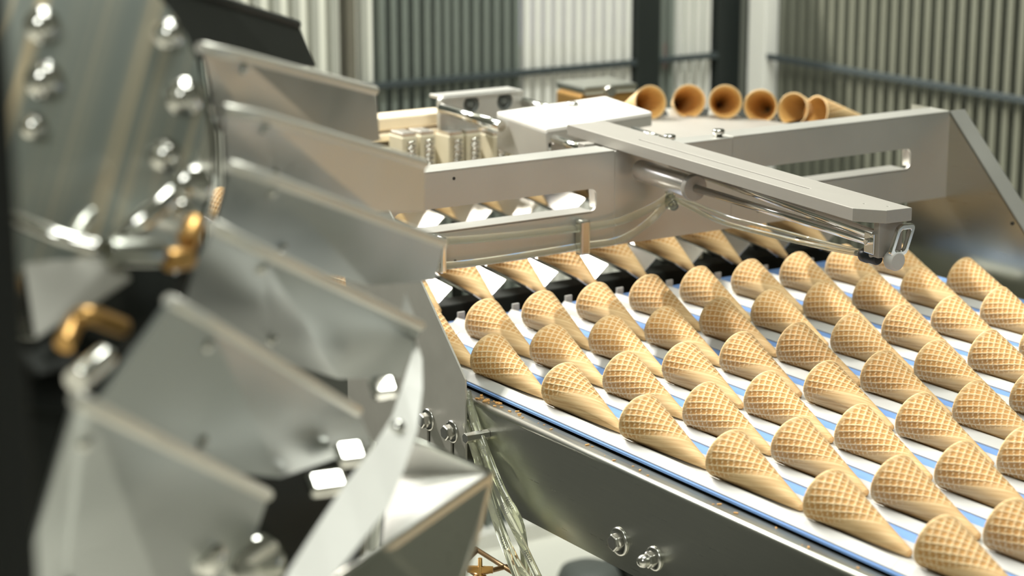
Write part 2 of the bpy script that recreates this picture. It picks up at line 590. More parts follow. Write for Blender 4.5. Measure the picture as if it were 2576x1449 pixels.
# near side rail: a channel with rounded top corner
prof = [(0.0455, -0.0050), (0.0455, -0.0085)]
prof = [(0.0475, -0.0065), (0.0365, -0.0065)]
for k in range(7):
    a = math.radians(90 + 15 * k)
    prof.append((0.0365 + 0.0050 * math.cos(a), -0.0115 + 0.0050 * math.sin(a)))
prof += [(0.0315, -0.0985), (0.0605, -0.0985), (0.0605, -0.0965), (0.0335, -0.0965), (0.0335, -0.012)]
for k in range(5):
    a = math.radians(180 - 22.5 * k)
    prof.append((0.0365 + 0.0030 * math.cos(a), -0.0115 + 0.0030 * math.sin(a)))
prof += [(0.0475, -0.0085)]
b = MB()
n = len(prof)
xs = (-0.25, 1.5)
vs = [(x_, y_, z_) for x_ in xs for y_, z_ in prof]
b.add(vs, [(i, (i + 1) % n, n + (i + 1) % n, n + i) for i in range(n)], False)
b.add(vs[:n], [tuple(range(n))])
b.add(vs[n:], [tuple(range(n))])
rail = obj('side_rail', b, STEEL, conv)
for p in rail.data.polygons:
    if p.area < 0.0035 and len(p.vertices) == 4:
        p.use_smooth = True
obj('side_rail', MB().box((-0.25, 0.748, -0.1035), (1.5, 0.758, -0.0065)), STEEL, conv, 0.002)
hexbolt(conv, (0.4118,0.0315,-0.0739), (0, -1, 0), 0.0078, 0.0062, 0.0128)
hexbolt(conv, (0.4621,0.0315,-0.0734), (0, -1, 0), 0.0072, 0.0065, 0.0108, dome=True)
for yy in (0.10, 0.70):
    for xx in (0.62, 1.36):
        obj('leg', MB().box((xx, yy - 0.03, FZ), (xx + 0.05, yy + 0.03, -0.05)), STEEL, conv, 0.003)

# crumbs
b = MB()
rnd = random.Random(3)
for k in range(46):
    cx = 0.175 + (rnd.random() ** 2) * 0.55
    cy = 0.0365 + rnd.random() * 0.0095
    s = 0.0004 + 0.0008 * rnd.random()
    if k < 18:
        cx = 0.165 + 0.035 * rnd.random()
        s *= 1.2
    a = rnd.random() * 3
    M = Matrix.Translation((cx, cy, -0.0065 + s * 0.35)) @ Matrix.Rotation(a, 4, 'Z') @ Matrix.Diagonal((1.7, 0.8, 0.5, 1))
    b.box((-s, -s, -s * 0.7), (s, s, s * 0.7), M)
tag(obj('wafer_crumbs', b, CRUMB), 'scattered brown wafer crumbs lying along the steel ledge beside the belt', 'crumbs', None, 'stuff')


# ------------------------------------------------------------------ waffle cones
CR, CL = 0.0222, 0.0996


def cone_mesh(seed, roll, na=168, ns=86):
    """rolled waffle cone: lowest line on z = 0 from the mouth (origin) to the tip (+x); the square grid of the flat sheet
    stays square on the unrolled cone, so its lines spiral as in a rolled cone"""
    rnd = random.Random(seed)
    LV = 0.1135
    sa = CR / LV
    a = math.asin(sa)
    ca = math.cos(a)
    ax = Vector((math.cos(a), 0, -math.sin(a)))
    up = Vector((math.sin(a), 0, math.cos(a)))
    sd = Vector((0, 1, 0))
    tip = Vector((LV, 0, 0))
    ST = 0.0165
    ov, wob = rnd.uniform(-0.3, 0.3), rnd.uniform(0.6, 1.4)
    cell = 0.0056
    ang = 0.60 + rnd.uniform(-0.06, 0.06)
    vs, bake, waf, uv = [], [], [], []
    for i in range(ns + 1):
        t = i / ns
        tb = min(1.0, i / (ns - 5))
        s = LV * (1 - tb) + ST * tb              # slant distance from the virtual apex
        rnd_tip = 1.0
        if i > ns - 5:                           # rounded end
            q = (i - (ns - 5)) / 5 * math.pi / 2 * 0.93
            rnd_tip = math.cos(q)
            s = ST - 0.0030 * math.sin(q)
        for k in range(na):
            th = 2 * math.pi * k / na            # 0 = top line, + towards +y
            thr = ((th + roll + math.pi) % (2 * math.pi)) - math.pi
            ph = thr * sa
            u, v = s * math.cos(ph + ang), s * math.sin(ph + ang)
            fu, fv = abs((u / cell) % 1 - 0.5), abs((v / cell) % 1 - 0.5)
            ridge = max(fu, fv)                  # 0.5 on a grid line
            g = min(1.0, max(0.0, (ridge - 0.36) / 0.10))
            g = g * g * (3 - 2 * g)
            # where the waffle shows: all round the mouth, furthest down along the upper side
            lim = CL * (0.44 + 0.15 * ov) + CL * 0.50 * (0.5 - 0.5 * math.cos(thr - 0.35)) ** 1.1
            w = min(1.0, max(0.0, (s - lim) / (0.16 * CL)))
            w = w * w * (3 - 2 * w)
            rim = min(1.0, max(0.0, (LV - s - 0.0022) / 0.0022))
            w *= rim
            r = (s if rnd_tip == 1.0 else ST) * sa * rnd_tip
            lump = 1 + 0.010 * math.sin(2 * th + seed) + 0.006 * math.sin(3 * th - seed * 1.7)
            h = (g - 0.75) * 0.00078 * w
            # overlap seam of the rolled sheet
            seam = 0.00045 * (1 if ((thr + 2.2 - 5.5 * (LV - s)) % (2 * math.pi)) < math.pi else 0)
            r = r * lump / ca * ca + h + seam * min(1, s / 0.03)
            c = tip - ax * (s * ca)
            d = math.cos(th) * up + math.sin(th) * sd
            vs.append(c + d * max(r, 0.0002))
            bake.append(g)
            waf.append(w)
            uv.append((u, v, 0))
    fs = [(i * na + k, i * na + (k + 1) % na, (i + 1) * na + (k + 1) % na, (i + 1) * na + k) for i in range(ns) for k in range(na)]
    nt = len(vs)
    vs.append(tip - ax * ((ST - 0.0031) * ca))
    bake.append(1)
    waf.append(0)
    uv.append((0, 0, 0))
    fs += [(ns * na + k, ns * na + (k + 1) % na, nt) for k in range(na)]
    # inner wall
    m2, n2 = 12, na
    base = len(vs)
    for i in range(m2 + 1):
        t = i / m2
        s = (LV - 0.0004) * (1 - t) + 0.028 * t
        for k in range(n2):
            th = 2 * math.pi * k / n2
            r = max(0.0006, s * sa - 0.0021 if i else s * sa - 0.0016)
            c = tip - ax * (s * ca)
            vs.append(c + (math.cos(th) * up + math.sin(th) * sd) * r)
            bake.append(0.5)
            waf.append(0)
            uv.append((s * 2, th * 0.01, 0))
    f_in = [(base + i * n2 + k, base + (i + 1) * n2 + k, base + (i + 1) * n2 + (k + 1) % n2, base + i * n2 + (k + 1) % n2) for i in range(m2) for k in range(n2)]
    f_rim = [(k, base + k, base + (k + 1) % na, (k + 1) % na) for k in range(na)]
    me = bpy.data.meshes.new('waffle_cone')
    me.from_pydata([tuple(v) for v in vs], [], fs + f_in + f_rim)
    me.materials.append(WAFFLE)
    me.materials.append(INSIDE)
    idx = [0] * len(fs) + [1] * len(f_in) + [0] * len(f_rim)
    me.polygons.foreach_set('material_index', idx)
    me.polygons.foreach_set('use_smooth', [True] * len(idx))
    for nme, data in (('bake', bake), ('waffled', waf)):
        at = me.attributes.new(nme, 'FLOAT', 'POINT')
        at.data.foreach_set('value', data)
    at = me.attributes.new('sheet', 'FLOAT_VECTOR', 'POINT')
    at.data.foreach_set('vector', [c for t in uv for c in t])
    me.update()
    bm = bmesh.new()
    bm.from_mesh(me)
    bmesh.ops.recalc_face_normals(bm, faces=bm.faces)
    bm.to_mesh(me)
    bm.free()
    return me


cone_kinds = [cone_mesh(11 + q, r) for q, r in enumerate((0.0, 0.25, -0.2, 0.45, -0.4, 0.1))]
ORD = ['zeroth', 'first', 'second', 'third', 'fourth', 'fifth', 'sixth', 'seventh', 'eighth', 'ninth', 'tenth', 'eleventh']
rnd = random.Random(21)


def put_cone(M, label, group):
    o = bpy.data.objects.new('waffle_cone', rnd.choice(cone_kinds))
    COL.objects.link(o)
    o.matrix_world = M
    return tag(o, label, 'cone', group)


for j in range(1, 11):
    for i in range(0, IMAX[j] + 1):
        x = XO + PX * i + 0.0011 * j + rnd.uniform(-0.0012, 0.0012)
        y = YO + PY * j
        M = Matrix.Translation((x, y, 0.0001)) @ Matrix.Rotation(rnd.uniform(-0.025, 0.025), 4, 'Z')
        put_cone(M, 'waffle cone in the %s lane from the near side rail, %s from the tray end' % (ORD[j], ORD[i + 1]), 'waffle cones in the belt cradles')

# ------------------------------------------------------------------ V trays feeding the lanes, each with a cone
TL = 0.205
tilt = math.radians(4.7)


def tray_mesh():
    hw, dp, t = 0.0275, 0.0205, 0.0012
    b = MB()
    sec = [(-hw * 0.5, dp * 0.5), (0, 0), (hw, dp)]
    out = []
    for x0 in (0.0, -TL):
        cut = 0.0
        for y, z in sec:
            out.append((x0 - (-0.004 if (x0 == 0.0 and abs(y) < 1e-6) else 0), y, z))
    up = [(x, y, z + t * 1.1) for x, y, z in out]
    vs = out + up
    b.add(vs, [(0, 3, 4, 1), (1, 4, 5, 2), (6, 7, 10, 9), (7, 8, 11, 10), (0, 1, 7, 6), (1, 2, 8, 7), (3, 9, 10, 4), (4, 10, 11, 5), (0, 6, 9, 3), (2, 5, 11, 8)])
    return b.mesh('trough', TRAY)


tm = tray_mesh()
stem_b = MB().box((-0.115, -0.006, -0.050), (-0.103, 0.006, 0.0))
stem_m = stem_b.mesh('bracket', DARK)
for row, (tx, tz) in enumerate(((-0.094, 0.0075), (-0.337, 0.0275))):
    for j in range(1, 11):
        y = YO + PY * j
        R = Matrix.Translation((tx, y, tz)) @ Matrix.Rotation(tilt, 4, 'Y')
        t_ = bpy.data.objects.new('feed_tray', None)
        COL.objects.link(t_)
        t_.matrix_world = R
        tag(t_, 'steel V-shaped feed tray of the %s lane %s' % (ORD[j], ('next to the belt end', 'in the row behind the hood window')[row]), 'tray', 'feed trays behind the hood')
        for nme, me in (('trough', tm), ('bracket', stem_m)):
            o = bpy.data.objects.new(nme, me)
            COL.objects.link(o)
            o.parent = t_
        M = R @ Matrix.Translation((-CL + (0.020 if row == 0 else -0.045), 0, 0.0072)) @ Matrix.Rotation(math.radians(3.2), 4, 'Y')
        put_cone(M, 'waffle cone on the feed tray of the %s lane %s' % (ORD[j], ('beside the belt end', 'behind the hood window')[row]), 'waffle cones in the feed trays')
b = MB().box((-0.150, 0.045, -0.100), (-0.118, 0.745, 0.003))
b.box((-0.46, 0.045, -0.045), (-0.44, 0.745, -0.008)).box((-0.44, 0.66, -0.045), (-0.15, 0.70, -0.012)).box((-0.44, 0.10, -0.045), (-0.15, 0.14, -0.012)).box((-0.150, 0.715, FZ), (-0.118, 0.745, -0.045)).box((-0.46, 0.715, FZ), (-0.44, 0.745, -0.045))
tag(obj('tray_carrier_beam', b, DARK, None, 0.002), 'black cross beam carrying the feed trays behind the belt end', 'beam')

# ------------------------------------------------------------------ hood: beam with windows and two side plates
hood = thing('hood_frame', 'matt steel hood bridging the belt with rounded windows and sloping side plates', 'machine frame', (0.0, 0.4, -0.1))
BX, HY0, HY1 = 0.005, 0.0262, 0.800
zb, zt = 0.077, 0.178
w0, w1 = 0.1175, 0.1415


def beam_panel(y0, y1, hole):
    ol = [[(y0, zb), (y1, zb), (y1, zt), (y0, zt)]]
    if hole:
        ol.append(rounded(*hole, 0.0075))
    sheet2d('beam_panel', ol, 0.002, YZ(BX - 0.001), HOOD, hood)


beam_panel(HY0, 0.3147, (0.045, w0, 0.2915, w1))
beam_panel(0.3153, 0.4737, None)
beam_panel(0.4743, HY1, (0.489, w0, 0.740, w1))
obj('top_flange', MB().box((BX - 0.034, HY0, zt), (BX, 0.3147, zt + 0.002)).box((BX - 0.034, 0.4743, zt), (BX, HY1, zt + 0.002)), HOOD, hood, 0.0006)
obj('top_flange', MB().box((BX - 0.030, 0.3153, zt - 0.001), (BX + 0.0004, 0.4737, zt + 0.001)), HOOD, hood, 0.0006)
obj('window_ledge', MB().box((BX - 0.030, 0.045, w0 - 0.0025), (BX, 0.2885, w0 - 0.0005)), HOOD, hood, 0.0005)
obj('window_ledge', MB().box((BX - 0.030, 0.492, w0 - 0.0025), (BX, 0.737, w0 - 0.0005)), HOOD, hood, 0.0005)
for yy in (0.2915, 0.740):
    obj('window_edge', MB().extrude([(BX - 0.013, yy + 0.0005 - 0.0002 * k, w0 + 0.002 + k * 0.0024) for k in range(9)] + [(BX - 0.013, yy + 0.0025, w1 - 0.003), (BX - 0.013, yy + 0.0025, w0 + 0.002)], (0.0110, 0, 0)), TRAY, hood)
side = [(-0.06, zt + 0.002), (0.003, zt + 0.002), (0.1722, 0.0138), (0.1722, -0.094), (-0.06, -0.094)]
slot1, slot2 = (0.1039,0.025,-0.043), (0.1484,0.025,-0.0434)
holes = [rounded(s[0] - 0.0032, -0.088, s[0] + 0.0032, s[2] + 0.001, 0.0030) for s in (slot1, slot2)]
sheet2d('side_plate', [side] + holes, 0.002, XZ(0.025), PLATE, hood)
far_side = [(-0.06, zt + 0.002), (0.003, zt + 0.002), (0.178, 0.0138), (0.178, -0.094), (-0.06, -0.094)]
sheet2d('side_plate', [far_side], 0.002, XZ(HY1 + 0.001), STEEL, hood)
fl = MB()
for (xa, za), (xb, zb_) in (((0.003, zt + 0.002), (0.178, 0.0138)),):
    d = Vector((xb - xa, 0, zb_ - za)).normalized()
    nrm = Vector((-d.z, 0, d.x))
    fl.extrude([(xa, HY1, za), (xb, HY1, zb_), Vector((xb, HY1, zb_)) - nrm * 0.002, Vector((xa, HY1, za)) - nrm * 0.002], (0, 0.026, 0))
obj('edge_flange', fl, HOOD, hood, 0.0005)
for s in (slot1, slot2):
    hexbolt(hood, (s[0], 0.024, s[2]), (0, -1, 0), 0.0075, 0.0075, 0.0112)
    obj('spacer', MB().cyl((s[0] + 0.002, 0.0262, s[2] - 0.002), (s[0] + 0.002, 0.0314, s[2] - 0.002), 0.0055, n=6), BOLT, hood)
obj('spacer', MB().cyl((0.2005, 0.006, -0.0335), (0.2005, 0.0314, -0.0335), 0.0052, n=6), BOLT, hood, 0.0004)
for p in ((-0.008,0.3269,0.1794), (-0.008,0.3961,0.1841), (-0.008,0.4635,0.1774)):
    bb = MB().lathe((BX - 0.012, p[1], zt + 0.001), (0, 0, 1), [(0, 0.0042), (0.0035, 0.0042), (0.0035, 0.0068), (0.0075, 0.0068), (0.0084, 0.0058)], 18)
    obj('cap_screw', bb, BOLT, hood)
for p in ((0.0052,0.1152,0.1703), (0.0052,0.1159,0.0845), (0.0052,0.5124,0.0925)):
    obj('hole_plug', MB().cyl((BX - 0.0003, p[1], p[2]), (BX + 0.0004, p[1], p[2]), 0.0017, n=14), BLACK, hood)
obj('hole_plug', MB().cyl((0.114, 0.7985, 0.064), (0.114, 0.7996, 0.064), 0.002, n=14), BLACK, hood)

# ------------------------------------------------------------------ pusher arm lying across the hood
AZ = 0.192
pa, pb, pc, pd = Vector((0.0028,0.365,0.192)), Vector((0.44,0.325,0.192)), Vector((0.4602,0.2733,0.192)), Vector((0.0448,0.365,0.192))
u = (pb - pa).normalized()
v = Vector((0, 0, 1)).cross(u)
ALEN = (pb - pa).length
AW = 0.047
arm = thing('pusher_arm', 'slotted aluminium pusher arm reaching from the hood out over the cones', 'arm', tuple(pa + Vector((0, 0, -0.012))))
AM = frame(pa, u, v)                      # u along the arm, v across (away from the near side), w up
AM = Matrix(AM)


def L2W(a, c, h):
    return AM @ Vector((a, c, h))


# the arm spans c in [-AW, 0]
outl = [(-0.10, -AW), (ALEN - 0.018, -AW), (ALEN + 0.004, -AW + 0.020), (ALEN + 0.004, 0), (-0.10, 0)]
slot = rounded(0.02, -0.0300, ALEN * 0.75, -0.0262, 0.0018)
h1 = [(ALEN - 0.030 + 0.0016 * math.cos(t * 0.7), -0.026 + 0.0016 * math.sin(t * 0.7)) for t in range(9)]
h2 = [(ALEN - 0.010 + 0.0016 * math.cos(t * 0.7), -0.015 + 0.0016 * math.sin(t * 0.7)) for t in range(9)]
sheet2d('top_bar', [outl, slot, h1, h2], 0.012, AM @ Matrix.Translation((0, 0, -0.006)), ALU, arm, 0.0006)
obj('slot_floor', MB().box((0.0, -0.034, -0.0118), (ALEN * 0.77, -0.022, -0.0095), AM), RUBBER, arm)
# end bracket with handle loop and knob
obj('end_bracket', MB().box((ALEN - 0.014, -0.027, -0.046), (ALEN - 0.006, 0.000, -0.012), AM), ALU, arm, 0.0012)
sheet2d('handle_loop', [rounded(-0.008, -0.014, 0.010, 0.013, 0.005), rounded(-0.0052, -0.0108, 0.0072, 0.0098, 0.003)], 0.005,
        AM @ Matrix(((0, 0, 1, ALEN + 0.0025), (1, 0.35, 0, -0.0085), (0, 1, 0, -0.0285), (0, 0, 0, 1))), CHROME, arm, 0.0008)
obj('knob', MB().lathe(L2W(ALEN - 0.006, -0.0135, -0.0475), u, [(0, 0.0075), (0.003, 0.0092), (0.010, 0.0092), (0.0125, 0.0072)], 22), WHITEP, arm)
# cylinder and its rods under the bar
cyl0, cyl1 = Vector((0.0177,0.3398,0.158)), Vector((0.1257,0.3272,0.158))
obj('cylinder_body', MB().cyl(cyl0, cyl1, 0.0115, n=28), TRAY, arm, 0.001)
obj('cylinder_cap', MB().cyl(cyl1 - u * 0.004, cyl1 + u * 0.004, 0.0135, n=28), ALU, arm, 0.001)
obj('cylinder_mount', MB().box((-0.055, -0.060, -0.040), (-0.040, -0.004, -0.012), AM), ALU, arm, 0.001)
r0, r1 = Vector((0.1269,0.334,0.155)), Vector((0.3972,0.3257,0.155))
obj('piston_rod', MB().cyl(cyl1, Vector((0.4225,0.3006,0.159)), 0.0040, n=16), CHROME, arm)
obj('guide_rod', MB().cyl(Vector((0.0494,0.3568,0.168)), Vector((0.4252,0.3011,0.166)), 0.0048, n=16), CHROME, arm)
cv = Vector((0.4215,0.3029,0.16))
obj('clevis', MB().box((-0.007, -0.006, -0.011), (0.007, -0.002, 0.008), Matrix.Translation(cv) @ AM.to_3x3().to_4x4())
    .box((-0.007, 0.002, -0.011), (0.007, 0.006, 0.008), Matrix.Translation(cv) @ AM.to_3x3().to_4x4())
    .cyl(cv + v * 0.010, cv - v * 0.010, 0.0032, n=14), CHROME, arm, 0.0006)
ft = Vector((0.4124,0.3077,0.143))
obj('fitting_stem', MB().cyl(cv - Vector((0, 0, 0.010)), ft + u * 0.004, 0.0042, n=14), ALU, arm)
fit = MB().lathe(ft - u * 0.012 , u, [(0, 0.0055), (0.002, 0.0066), (0.009, 0.0066), (0.010, 0.0058), (0.022, 0.0058), (0.024, 0.0045)], 20)
tag(obj('hose_fitting', fit, BLACK, arm), 'black plastic push-in fitting')

# ------------------------------------------------------------------ clear hoses
hz = thing('air_hose', 'clear air hose running along the lower edge of the hood to the pusher fitting', 'hose', (0.02, 0.2, 0.10))
obj('tube', MB().tube([(0.013,0.0832,0.1103), (0.013,0.1374,0.1066), (0.013,0.2005,0.1045), (0.013,0.2681,0.103), (0.014,0.3162,0.1049), (0.02,0.3536,0.1164), (0.03,0.3692,0.1285)], 0.0042), HOSE, hz)
obj('tube', MB().tube([(0.013,0.0829,0.084), (0.013,0.1373,0.0821), (0.013,0.2005,0.0822), (0.013,0.2683,0.0832), (0.014,0.3165,0.0845), (0.02,0.3486,0.1005), (0.03,0.3703,0.1249)], 0.0040), HOSE, hz)
hd = (ft - u * 0.010)
obj('tube', MB().tube([(0.03,0.3692,0.1285), (0.06,0.3708,0.1234), (0.12,0.3688,0.1167), (0.19,0.372,0.116), (0.27,0.3709,0.1187), tuple(hd)], 0.0026), HOSE, hz)
obj('tube', MB().tube([(0.03,0.3692,0.1267), (0.06,0.376,0.1259), (0.12,0.3766,0.1212), (0.19,0.377,0.1215), (0.27,0.3784,0.1214), tuple(hd + Vector((0, 0.003, 0.002)))], 0.0017), HOSE, hz)
tee = Vector((0.03,0.3703,0.1258))
obj('tee_fitting', MB().cyl(tee - Vector((0, 0, 0.010)), tee + Vector((0, 0, 0.008)), 0.0055, n=16).cyl(tee, tee + Vector((0.02, -0.01, -0.004)), 0.005, n=16), HOSE, hz)
cl = Vector((0.012,0.2689,0.0928))
obj('clip', MB().box((cl.x - 0.006, cl.y - 0.006, cl.z - 0.019), (cl.x + 0.007, cl.y + 0.006, cl.z + 0.019)), STEEL, hz, 0.0025)
cl2 = Vector((0.012,0.0944,0.0956))
obj('clip', MB().box((cl2.x - 0.006, cl2.y - 0.004, cl2.z - 0.019), (cl2.x + 0.007, cl2.y + 0.004, cl2.z + 0.019)), CHROME, hz, 0.0025)


def word(text, p, d, n, size, parent):
    """printed lettering: flat text at p, running along d, facing n"""
    cu = bpy.data.curves.new('print', 'FONT')
    cu.body = text
    cu.size = size
    cu.align_x = 'CENTER'
    cu.align_y = 'CENTER'
    tmp = bpy.data.objects.new('print', cu)
    COL.objects.link(tmp)
    dg = bpy.context.evaluated_depsgraph_get()
    me = bpy.data.meshes.new_from_object(tmp.evaluated_get(dg))
    bpy.data.objects.remove(tmp)
    d = Vector(d).normalized()
    n = Vector(n)
    n = (n - d * n.dot(d)).normalized()
    w = n.cross(d)
    me.transform(Matrix(((d.x, w.x, n.x, p[0]), (d.y, w.y, n.y, p[1]), (d.z, w.z, n.z, p[2]), (0, 0, 0, 1))))
    me.materials.clear()
    me.materials.append(INK)
    return link('printed_lettering', me, parent)


bun = thing('hose_bundle', 'bundle of clear printed hoses hanging down beside the bolted side plate', 'hose', (0.21, 0.02, -0.12))
strands = [[(0.1668,0.03,-0), (0.1871,0.026,-0.0294), (0.2227,0.015,-0.047), (0.2545,0.012,-0.0805), (0.2891,0.006,-0.0987), (0.3384,0,-0.1308)],
           [(0.1617,0.034,-0.0078), (0.1878,0.03,-0.0338), (0.2271,0.02,-0.0583), (0.264,0.018,-0.0896), (0.2905,0.012,-0.111), (0.3036,0.006,-0.1475)],
           [(0.1604,0.032,-0.0236), (0.193,0.024,-0.049), (0.2246,0.018,-0.08), (0.2638,0.006,-0.1027), (0.2939,0.002,-0.1231), (0.3336,-0.004,-0.1353)],
           [(0.1654,0.028,-0.0295), (0.1998,0.018,-0.05), (0.2331,0.01,-0.0779), (0.2678,0,-0.1003), (0.294,-0.004,-0.1218), (0.3154,-0.006,-0.141)],
           [(0.1696,0.03,-0.0091), (0.2061,0.022,-0.0373), (0.2483,0.016,-0.0708), (0.2777,0.016,-0.0928), (0.2914,0.014,-0.1226), (0.3023,0.012,-0.1492)]]
for st in strands:
    obj('tube', MB().tube(st, 0.0037), HOSE, bun)
VIEW = Vector((0.8156, -0.528, 0.2366))
for st, seg, t in ((0, 1, 0.9), (1, 2, 0.3), (0, 3, 0.3), (2, 2, 0.7), (0, 4, 0.5), (3, 3, 0.5), (4, 2, 0.5)):
    a, c = Vector(strands[st][seg]), Vector(strands[st][seg + 1])
    d = c - a
    nn = (VIEW - d.normalized() * VIEW.dot(d.normalized())).normalized()
    word('FESTO', a + d * t + nn * 0.0040, d, nn, 0.0048, bun)

# ------------------------------------------------------------------ things behind the hood
car = thing('pick_carriage', 'pale steel carriage plate on two bright guide shafts behind the hood', 'carriage', (-0.28, 0.45, 0.12))
cz = 0.168
c4 = [Vector(p) for p in ((-0.3191,0.3734,0.168), (-0.184,0.3546,0.168), (-0.2174,0.5289,0.168), (-0.3511,0.5549,0.168))]
obj('cover_plate', MB().extrude(c4, (0, 0, 0.005)), SATIN, car, 0.0012)
obj('skirt', MB().extrude([c4[0], c4[1], c4[1] + Vector((0, 0, -0.040)), c4[0] + Vector((0, 0, -0.040))], (0.0, 0.003, 0)), HOOD, car, 0.0006)
obj('skirt', MB().extrude([c4[1], c4[2], c4[2] + Vector((0, 0, -0.012)), c4[1] + Vector((0, 0, -0.012))], (-0.003, 0, 0)), HOOD, car, 0.0006)
obj('inner_block', MB().extrude([c4[1] * 0.8 + c4[0] * 0.2 + Vector((0, 0.02, -0.035)), c4[1] * 0.8 + c4[2] * 0.2 + Vector((-0.01, 0, -0.035)), c4[2] * 0.7 + c4[1] * 0.3 + Vector((-0.03, 0, -0.035)), c4[3] * 0.8 + c4[0] * 0.2 + Vector((0, 0, -0.035))], (0, 0, 0.024)), HOOD, car, 0.001)
bkx = -0.42
bo = [(-0.42,0.3531,0.179), (-0.42,0.4735,0.1822), (-0.42,0.4735,0.1417), (-0.42,0.3528,0.1415)]
ya, yb = bo[0][1], bo[1][1]
za, zc = bo[2][2] - 0.004, bo[0][2]
hc = [(-0.42,0.398,0.1673), (-0.42,0.4473,0.1672)]
ring = lambda c, r: [(c[1] + r * math.cos(t * math.pi / 12), c[2] + r * math.sin(t * math.pi / 12)) for t in range(24)]
sheet2d('bearing_plate', [rounded(ya, za, yb, zc, 0.006)] + [ring(c, 0.0125) for c in hc], 0.008, YZ(bkx), HOOD, car, 0.001)
for c in hc:
    obj('bearing', MB().lathe((bkx - 0.004, c[1], c[2]), (1, 0, 0), [(0, 0.0124), (0.006, 0.0124), (0.006, 0.0085), (0.003, 0.0080), (0.003, 0.0045), (0.007, 0.0040)], 24), RUBBER, car)
obj('top_strip', MB().box((bkx - 0.03, ya + 0.004, zc - 0.003), (bkx + 0.006, yb, zc + 0.001)), HOOD, car, 0.001)
s0, s1 = Vector((-0.41,0.3516,0.1676)), Vector((-0.29,0.3616,0.1606))
obj('guide_shaft', MB().cyl(s0, s1, 0.0068, n=18), CHROME, car)
s0, s1 = Vector((-0.42,0.4765,0.1637)), Vector((-0.35,0.4795,0.1601))
obj('guide_shaft', MB().cyl(s0, s1, 0.0062, n=18), CHROME, car)
s0, s1 = Vector((-0.17,0.3561,0.163)), Vector((-0.08,0.3401,0.1641))
obj('guide_shaft', MB().cyl(s0, s1 , 0.0055, n=18), CHROME, car)
s0, s1 = Vector((-0.14,0.4459,0.1681)), Vector((-0.07,0.4305,0.1694))
obj('guide_shaft', MB().cyl(s0, s1, 0.0055, n=18), CHROME, car)
obj('mast', MB().box((bkx - 0.016, 0.378, FZ), (bkx - 0.005, 0.389, zc - 0.004)), DARK, car, 0.002)
kp = Vector((-0.33,0.4967,0.1706))
obj('screw_head', MB().lathe(c4[0] * 0.35 + c4[3] * 0.65 + Vector((0.03, -0.015, 0.005)), (0, 0, 1), [(0, 0.008), (0.003, 0.008), (0.005, 0.005)], 16), BOLT, car)

# spring blocks on a bar at the back left
sb = thing('gripper_bank', 'bank of beige gripper blocks under a cream bar beside the guide shafts', 'machine part', (-0.45, 0.3, 0.05))
for px_, n_ in (((-0.4,0.31,0.1217), 0), ((-0.4,0.376,0.1173), 1), ((-0.4,0.4397,0.1112), 2)):
    q = Vector(px_)
    for dy in (-0.0125, 0.0125):
        blk = obj('gripper_block', MB().box((q.x - 0.03, q.y + dy - 0.0105, q.z - 0.030), (q.x + 0.005, q.y + dy + 0.0105, q.z + 0.017)), BEIGE, sb, 0.0015)
        obj('cap', MB().box((q.x - 0.027, q.y + dy - 0.0095, q.z + 0.017), (q.x + 0.003, q.y + dy + 0.0095, q.z + 0.022)), TRAY, blk, 0.001)
        obj('spring', MB().tube([(q.x + 0.008, q.y + dy + 0.006 * math.cos(t * 1.2), q.z - 0.022 + t * 0.0011) for t in range(32)], 0.0013, 6, 1), CHROME, blk)
cb0, cb1 = Vector((-0.48,0.2943,0.1404)), Vector((-0.48,0.3912,0.1378))
obj('cream_bar', MB().box((-0.50, 0.22, cb0.z - 0.004), (-0.46, cb1.y + 0.004, cb0.z + 0.013)), CREAM, sb, 0.003)
obj('ledge', MB().box((-0.53, 0.20, cb0.z - 0.014), (-0.445, cb1.y + 0.05, cb0.z - 0.006)), CREAM, sb, 0.002)
obj('mounting_beam', MB().box((-0.50, 0.172, 0.098), (-0.432, 0.45, 0.118)), BEIGE, sb, 0.002)
obj('support_leg', MB().box((-0.51, 0.172, FZ), (-0.47, 0.184, 0.100)), STEEL, sb, 0.002)

# cone turntable at the back
tc_ = Vector((-0.280, 0.640, 0.0))
TZ = 0.124
tt = thing('turntable', 'round pale steel turntable behind the hood ringed with cones', 'turntable', (tc_.x, tc_.y, FZ))
obj('table_disc', MB().lathe((tc_.x, tc_.y, TZ), (0, 0, 1), [(-0.008, 0.160), (-0.002, 0.168), (0.0, 0.166), (0.0005, 0.03)], 64), ALU, tt)
arc = MB()
for k in range(26):
    a0, a1 = (math.radians(147 + q) for q in (-80 + k * 6.15, -80 + (k + 1) * 6.15))
    rg = [(tc_.x + r * math.cos(a), tc_.y + r * math.sin(a), TZ - 0.004) for a, r in ((a0, 0.168), (a0, 0.255), (a1, 0.255), (a1, 0.168))]
    arc.extrude(rg, (0, 0, -0.016))
obj('outer_ring', arc, DARK, tt)
for xx in (-0.20, -0.31):
    obj('column', MB().cyl((xx, 0.589, FZ), (xx, 0.589, TZ - 0.01), 0.006), STEEL, tt)
seats = [((-0.4178,0.6779,0.1461), 0), ((-0.4067,0.7319,0.1441), 1), ((-0.3651,0.7595,0.1466), 2), ((-0.3395,0.7965,0.1409), 3), ((-0.3089,0.8237,0.1384), 4), ((-0.2847,0.841,0.1359), 5)]
yaw = [18, 8, 0, -14, -36, -55]
